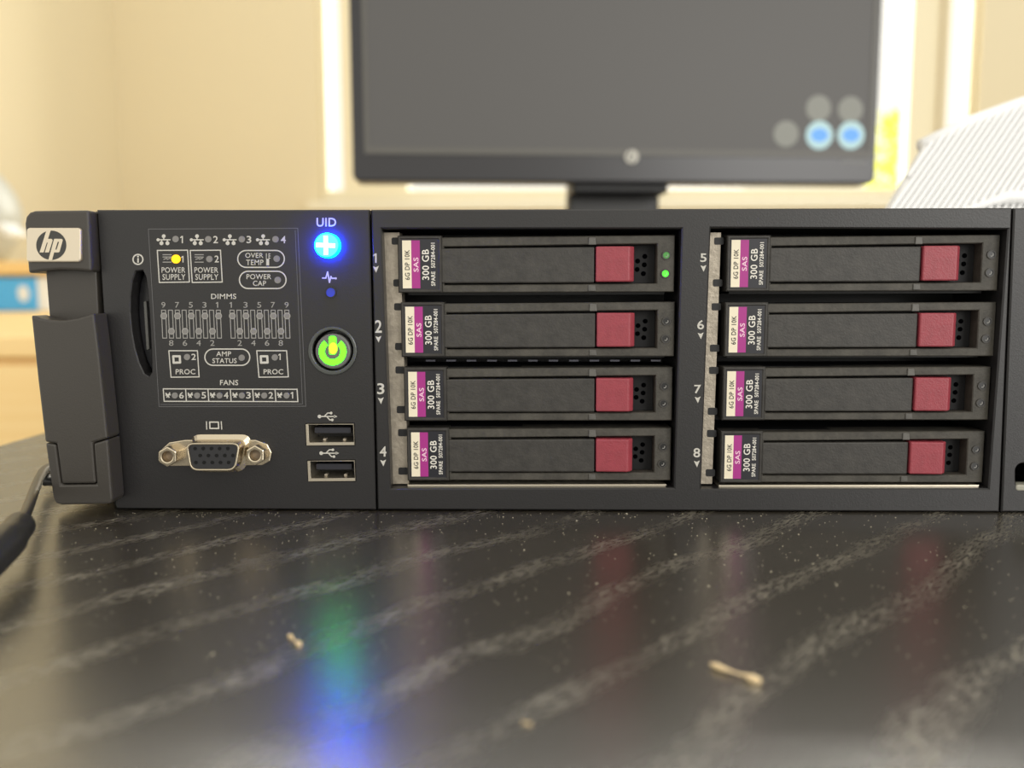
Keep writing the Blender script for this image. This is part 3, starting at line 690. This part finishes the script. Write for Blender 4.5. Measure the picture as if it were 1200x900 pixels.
# ------------------------------------------------------------------ monitor, standing on the server
YM = 0.555; MROT = math.radians(5.0)
mc = at(723, 100, YM)
ml = at(413, 120, YM).x - mc.x; mr = at(1033, 120, YM).x - mc.x
mzb = at(723, 214, YM).z; mh = 0.315
mon = thing('monitor', (mc.x, YM + 0.05, ztop), 'black flat-screen monitor showing a dark desktop, standing on the server', 'monitor')
def mon_part(bb, name, material, parent=None, bevel=0.0):
    rotm = Matrix.Rotation(MROT, 3, 'Z'); out = []
    bb.v = [tuple(rotm @ Vector((x, y, z)) + Vector((mc.x, YM, 0))) for x, y, z in bb.v]
    return bb.build(name, material, parent or mon, bevel=bevel)
ml2, mr2 = ml + 0.002, mr + 0.007
b = MB(); b.prism(rrect(ml2, mzb, mr2, mzb + mh, 0.006), ident, 0.0, 0.028); mon_part(b, 'housing', mon_m, bevel=0.002)
b = MB(); b.prism(rrect(ml2 + 0.06, mzb + 0.05, mr2 - 0.06, mzb + mh - 0.04, 0.02), ident, 0.028, 0.05); mon_part(b, 'back_cover', mon_m, bevel=0.004)
sx0, sx1, sz0, sz1 = ml2 + 0.015, mr2 - 0.0085, mzb + 0.030, mzb + mh - 0.02
b = MB(); b.ring([(sx0 - .004, sz0 - .006), (sx1 + .004, sz0 - .006), (sx1 + .004, sz1 + .004), (sx0 - .004, sz1 + .004)], [(sx0, sz0), (sx1, sz0), (sx1, sz1), (sx0, sz1)], ident, -0.0012, 0.002)
mon_part(b, 'screen_lip', mon_edge_m)
b = MB(); b.prism([(sx0, sz0), (sx1, sz0), (sx1, sz1), (sx0, sz1)], ident, -0.0003, 0.004); scr = mon_part(b, 'screen', screen_m)
def mon_xz(px, py):
    """photo pixel -> the turned monitor's own x and z"""
    n = Vector((math.sin(MROT), -math.cos(MROT), 0)) * -1
    d = fwd + right * ((px - 600) / FPX) - up * ((py - 450) / FPX)
    o_ = Vector((mc.x, YM, 0)); t = (o_ - CAM).dot(n) / d.dot(n); q = CAM + d * t - o_
    return q.x * math.cos(MROT) + q.y * math.sin(MROT), q.z
for px, py, kind in ((959, 127, 0), (996.5, 128.5, 0), (921, 157, 0), (960, 158.5, 1), (997, 158.5, 1)):
    x, z = mon_xz(px, py); r_ = 0.0128 if kind else 0.0118
    b = MB(); b.prism(circle(x, z, r_, 24), ident, -0.0006, -0.0002); ic = mon_part(b, 'desktop_icon', icon_pale_m if kind else icon_dim_m, scr)
    if kind: ic['label'] = 'bright blue desktop icon'
    if kind:
        b = MB(); b.prism(circle(x, z, 0.0082, 20, 0.0062), ident, -0.0008, -0.0005); mon_part(b, 'desktop_icon_centre', icon_blue_m, scr)
x, z = mon_xz(740, 184)
b = MB(); b.prism(circle(x, z, 0.0062, 24), ident, -0.0018, 0.001); mon_part(b, 'logo', logo_grey_m)
b = MB()
for k, pts in enumerate(([(-.0022, .005), (-.0008, .005), (-.0026, -.0022), (-.0038, -.0022)], [(.0014, .002), (.0026, .002), (.0006, -.005), (-.0006, -.005)])):
    b.prism([(x + p[0], z + p[1]) for p in pts], ident, -0.0021, -0.0015)
mon_part(b, 'logo_letters', mon_m)
x, z = mon_xz(1000, 190)
b = MB(); b.prism([(x - 0.012, z - 0.0015), (x + 0.012, z - 0.0015), (x + 0.012, z + 0.0015), (x - 0.012, z + 0.0015)], ident, -0.0003, 0.001); mon_part(b, 'bezel_marking', mat('marking_grey', (0.16, 0.16, 0.16), 0.5))
xa = mon_xz(673, 230)[0]; xb = mon_xz(786, 230)[0]
b = MB(); b.box(xa, xb, 0.042, 0.062, ztop + 0.006, mzb + 0.16); mon_part(b, 'stand_column', stand_m, bevel=0.004)
b = MB(); b.box(xa, xb, 0.01, 0.044, mzb - 0.008, mzb + 0.02); mon_part(b, 'stand_neck', dark_m, bevel=0.002)
xm = (xa + xb) / 2
b = MB(); b.prism([(xm + p[0], p[1]) for p in rrect(-0.1, -0.06, 0.1, 0.1, 0.03)], ident, 0, 0.01)
b.v = [(x_, z_, ztop - 0.0006 + y_) for x_, y_, z_ in b.v]; mon_part(b, 'stand_base', stand_m, bevel=0.002)

# ------------------------------------------------------------------ white ribbed panel on the server's lid
YR = 0.16
LEAN = math.tan(math.radians(24))
def lean(px, py, Y=None):
    d = fwd + right * ((px - 600) / FPX) - up * ((py - 450) / FPX); z0 = ztop - 0.0008
    t = (YR + LEAN * (CAM.z - z0) - CAM.y) / (d.y - LEAN * d.z); p = CAM + d * t
    return Vector((p.x, p.y, z0 + (p.z - z0) / math.cos(math.radians(24))))
def tilt(bb):
    """lean the upright panel back about its lower edge"""
    z0 = ztop - 0.0008; c_, s_ = math.cos(math.radians(24)), math.sin(math.radians(24))
    bb.v = [(x, YR + (y - YR) * c_ + (z - z0) * s_, max(z0, z0 + (z - z0) * c_ - (y - YR) * s_)) for x, y, z in bb.v]; return bb
q = [lean(1017, 246, YR), lean(1086, 166, YR), lean(1142, 139, YR), lean(1200, 118, YR), lean(1262, 99, YR), lean(1345, 78, YR), lean(1352, 246, YR)]
zb = ztop - 0.0008
rib = thing('ribbed_panel', (q[3].x, YR, zb), 'white plastic panel with fine slanted ribs, standing slanted on the server beside the monitor', 'panel')
out = [(p.x, max(p.z, zb)) for p in q]; out[0] = (out[0][0], zb); out[-1] = (out[-1][0], zb)
b = MB(); b.prism(out, ident, YR + 0.002, YR + 0.012); tilt(b).build('panel_body', white_m, rib, bevel=0.001)
# rim along the top edge
b = MB(); tp = out[1:6]
b.tube([(x, YR + 0.005, z) for x, z in tp], 0.0042, 10); tilt(b).build('panel_rim', white_m, rib, smooth=True)
b = MB(); foot = [(out[0][0] + .01, zb + .0035), (lean(1160, 238, YR).x, lean(1160, 238, YR).z), (lean(1178, 233, YR).x, lean(1178, 233, YR).z), (out[-1][0], lean(1200, 230, YR).z)]
b.tube([(x, YR - 0.001, z) for x, z in foot], [0.0015, 0.002, 0.0032, 0.0032], 10); tilt(b).build('panel_foot', white_m, rib, smooth=True)
def inside(x, z):
    c = False; n = len(out)
    for i in range(n):
        x0, z0 = out[i]; x1, z1 = out[i - 1]
        if (z0 > z) != (z1 > z) and x < (x1 - x0) * (z - z0) / (z1 - z0) + x0: c = not c
    return c
b = MB(); dr = Vector((0.6, 0.8)).normalized(); pitch = 0.0026
gx0 = min(p[0] for p in out) - 0.05
for k in range(110):
    x0 = gx0 + k * pitch / dr.y; runs = [t * 0.0008 for t in range(0, 200) if inside(x0 + dr.x * t * 0.0008, zb + 0.001 + dr.y * t * 0.0008)]
    if len(runs) < 6: continue
    a, c = runs[0], runs[-1] - 0.0025; n = Vector((-dr.y, dr.x)) * 0.0007
    p0 = Vector((x0, zb + 0.001)) + dr * a; p1 = Vector((x0, zb + 0.001)) + dr * c
    b.prism([tuple(p0 + n), tuple(p1 + n), tuple(p1 - n), tuple(p0 - n)], ident, YR - 0.0003, YR + 0.003)
rb = tilt(b).build('panel_ribs', white_m, rib); rb['kind'] = 'stuff'

# ------------------------------------------------------------------ pine cabinet against the left wall, things on it
D1 = 0.62; zt = 0.0636 - 0.051 * (D1 + 0.2424)
x1c = at(75, 380, D1).x
cab = thing('pine_cabinet', ((corner + x1c) / 2, D1 + 0.8, FLOOR), 'pale pine cabinet with a raised shelf against the cream wall', 'cabinet')
b = MB(); b.box(corner + 0.003, x1c, D1, 2.25, zt - 0.022, zt); b.build('cabinet_top', pine_m, cab, bevel=0.003)
b = MB(); b.box(corner + 0.003, x1c - 0.01, D1 + 0.012, 2.24, FLOOR, zt - 0.022); b.build('cabinet_body', pine_m, cab, bevel=0.003)
for k in range(2):
    w0 = corner + 0.02 + k * (x1c - corner - 0.04) / 2; w1 = w0 + (x1c - corner - 0.05) / 2
    b = MB(); b.box(w0, w1, D1 + 0.002, D1 + 0.014, FLOOR + 0.08, zt - 0.03); dd = b.build('door', pine_m, cab, bevel=0.002)
    b = MB(); b.prism(circle(w1 - 0.03 if k == 0 else w0 + 0.03, -0.3, 0.012, 14), ident, D1 - 0.018, D1 + 0.004); b.build('knob', nickel_m, dd, bevel=0.002)
D2 = 1.82
sz_b = at(30, 322, D2).z; sz_t = at(30, 306, D2).z; sxe = at(100, 310, D2).x
b = MB(); b.box(corner + 0.003, sxe, D2 - 0.01, 2.24, sz_b, sz_t); b.build('raised_shelf', pine_m, cab, bevel=0.003)
for xx in (corner + 0.02, sxe - 0.03):
    b = MB(); b.box(xx, xx + 0.025, D2 + 0.28, 2.23, zt - 0.001, sz_b + 0.001); b.build('shelf_support', pine_m, cab, bevel=0.002)
e0 = at(-90, 340, D2); e1 = at(58, 340, D2); e2 = at(43, 340, D2); eb = at(30, 363, D2)
bx = thing('blue_box', ((e0.x + e1.x) / 2, D2 + 0.1, zt), 'bright blue box under the raised shelf of the pine cabinet', 'box')
b = MB(); b.box(e0.x, e2.x, D2, D2 + 0.2, zt + 0.0002, sz_b - 0.006); b.build('box_body', blue_box_m, bx, bevel=0.004)
b = MB(); b.box(e2.x, e1.x, D2, D2 + 0.2, zt + 0.0002, sz_b - 0.006); b.build('box_end', pale_card_m, bx, bevel=0.004)
ec = at(28, 344, D2); b = MB(); b.prism(circle(ec.x, ec.z, 0.014, 16, 0.02), ident, D2 - 0.003, D2 + 0.002); b.build('box_tag', pale_card_m, bx)
vc = at(-58, 256, D2 + 0.17)
ves = thing('round_vessel', (vc.x, D2 + 0.17, sz_t), 'round grey vessel on the raised shelf of the pine cabinet', 'vessel')
b = MB(); loops = []; R_ = at(16, 256, D2 + 0.17).x - vc.x; Hh = at(0, 180, D2 + 0.17).z - sz_t
for k in range(13):
    t = k / 12; rr2 = R_ * max(0.02, math.sin(math.pi * (0.16 + 0.84 * t)) ** 0.6) if t < 1 else 0.004
    loops.append([(vc.x + rr2 * math.cos(2 * math.pi * j / 32), D2 + 0.17 + rr2 * math.sin(2 * math.pi * j / 32), sz_t + Hh * t * 1.08) for j in range(32)])
b.loft(loops); b.build('vessel_body', vessel_m, ves, smooth=True)
for px, py in ((2, 266), (11, 273)):  # pale pegs stand in for two ring-shaped highlights on the vessel
    c = at(px, py, D2 + 0.06); b = MB(); b.tube([(c.x, D2 + 0.05, c.z), (c.x, D2 + 0.12, c.z)], 0.011, 14); b.build('vessel_glint', pale_card_m, ves, bevel=0.003)

# ------------------------------------------------------------------ power cord lying beside the server
cord = thing('power_cord', (-0.16, 0.0, 0.0), 'black cable with a thick plug lying beside the server', 'cable')
path = [(76, 560, .0035), (68, 551, .0045), (60, 547.5, .006), (52, 551, .007), (45, 563, .0078), (38, 581, .0082), (31, 600, .0085), (25, 614, .0085)]
pp = [Vector((-0.150, y, 0.0015)) for y in (0.68, 0.50, 0.30, 0.16)] + [on_z(*p) for p in path]
def spline(P, n=6):
    o = []
    for i in range(len(P) - 1):
        a = P[max(i - 1, 0)]; b_ = P[i]; c = P[i + 1]; d = P[min(i + 2, len(P) - 1)]
        for k in range(n):
            t = k / n; o.append(0.5 * (2 * b_ + (c - a) * t + (2 * a - 5 * b_ + 4 * c - d) * t * t + (3 * b_ - a - 3 * c + d) * t ** 3))
    return o + [P[-1]]
b = MB(); b.tube(spline(pp), 0.0014, 14); b.build('cord', cord_m, cord, smooth=True)
gp = [on_z(*p) for p in ((26, 612, .0085), (21, 619, .0085), (10, 633, .0085), (-8, 651, .0082), (-40, 682, .0070), (-100, 742, .0041))]
b = MB(); b.tube(spline(gp, 4), [0.0017, 0.002, 0.0028] + [0.0035] * 5 + [0.0040] * 13, 16); b.build('plug', cord_m, cord, smooth=True)

# ------------------------------------------------------------------ crumbs and dust
def crumb(px0, py0, px1, py1, r, label):
    a = on_z(px0, py0, r * .8); c = on_z(px1, py1, r * .8); ro = thing('crumb', (a.x, a.y, 0.0), label, 'crumb', 'crumbs on the desk')
    bb = MB(); n = 7
    bb.tube([a + (c - a) * (k / n) + Vector((0, random.uniform(-.0002, .0002), 0)) for k in range(n + 1)],
            [r * f_ for f_ in (0.3, 0.75, 0.6, 0.3, 0.28, 0.4, 1.0, 0.6)], 8)
    bb.build('crumb_body', crumb_m, ro, smooth=True)
crumb(832, 778, 891, 798, 0.00075, 'long pale two-lobed crumb on the dark desk')
crumb(338, 744, 352, 756, 0.00055, 'short pale crumb on the dark desk below the control panel')
crumb(612, 847, 622, 849, 0.0003, 'tiny flat pale flake on the dark desk')
b = MB()
for k in range(1300):
    px = random.uniform(-20, 1220); py = 601 + 190 * random.random() ** 2.2
    c = on_z(px, py, 0.00008); r_ = random.uniform(0.00005, 0.00015); a = random.uniform(0, 3.14)
    if c.y > -0.002: continue
    if random.random() < 0.06: r_ *= 1.8
    d1 = Vector((math.cos(a), math.sin(a), 0)) * r_ * random.uniform(1, 2.2); d2 = Vector((-math.sin(a), math.cos(a), 0)) * r_
    b.add([c - d1, c - d2, c + d1, c + d2, c + Vector((0, 0, r_))], [(0, 1, 4), (1, 2, 4), (2, 3, 4), (3, 0, 4)])
du = b.build('dust', dust_m); du['kind'] = 'stuff'; tag(du, 'pale dust specks scattered over the dark desk', 'dust')
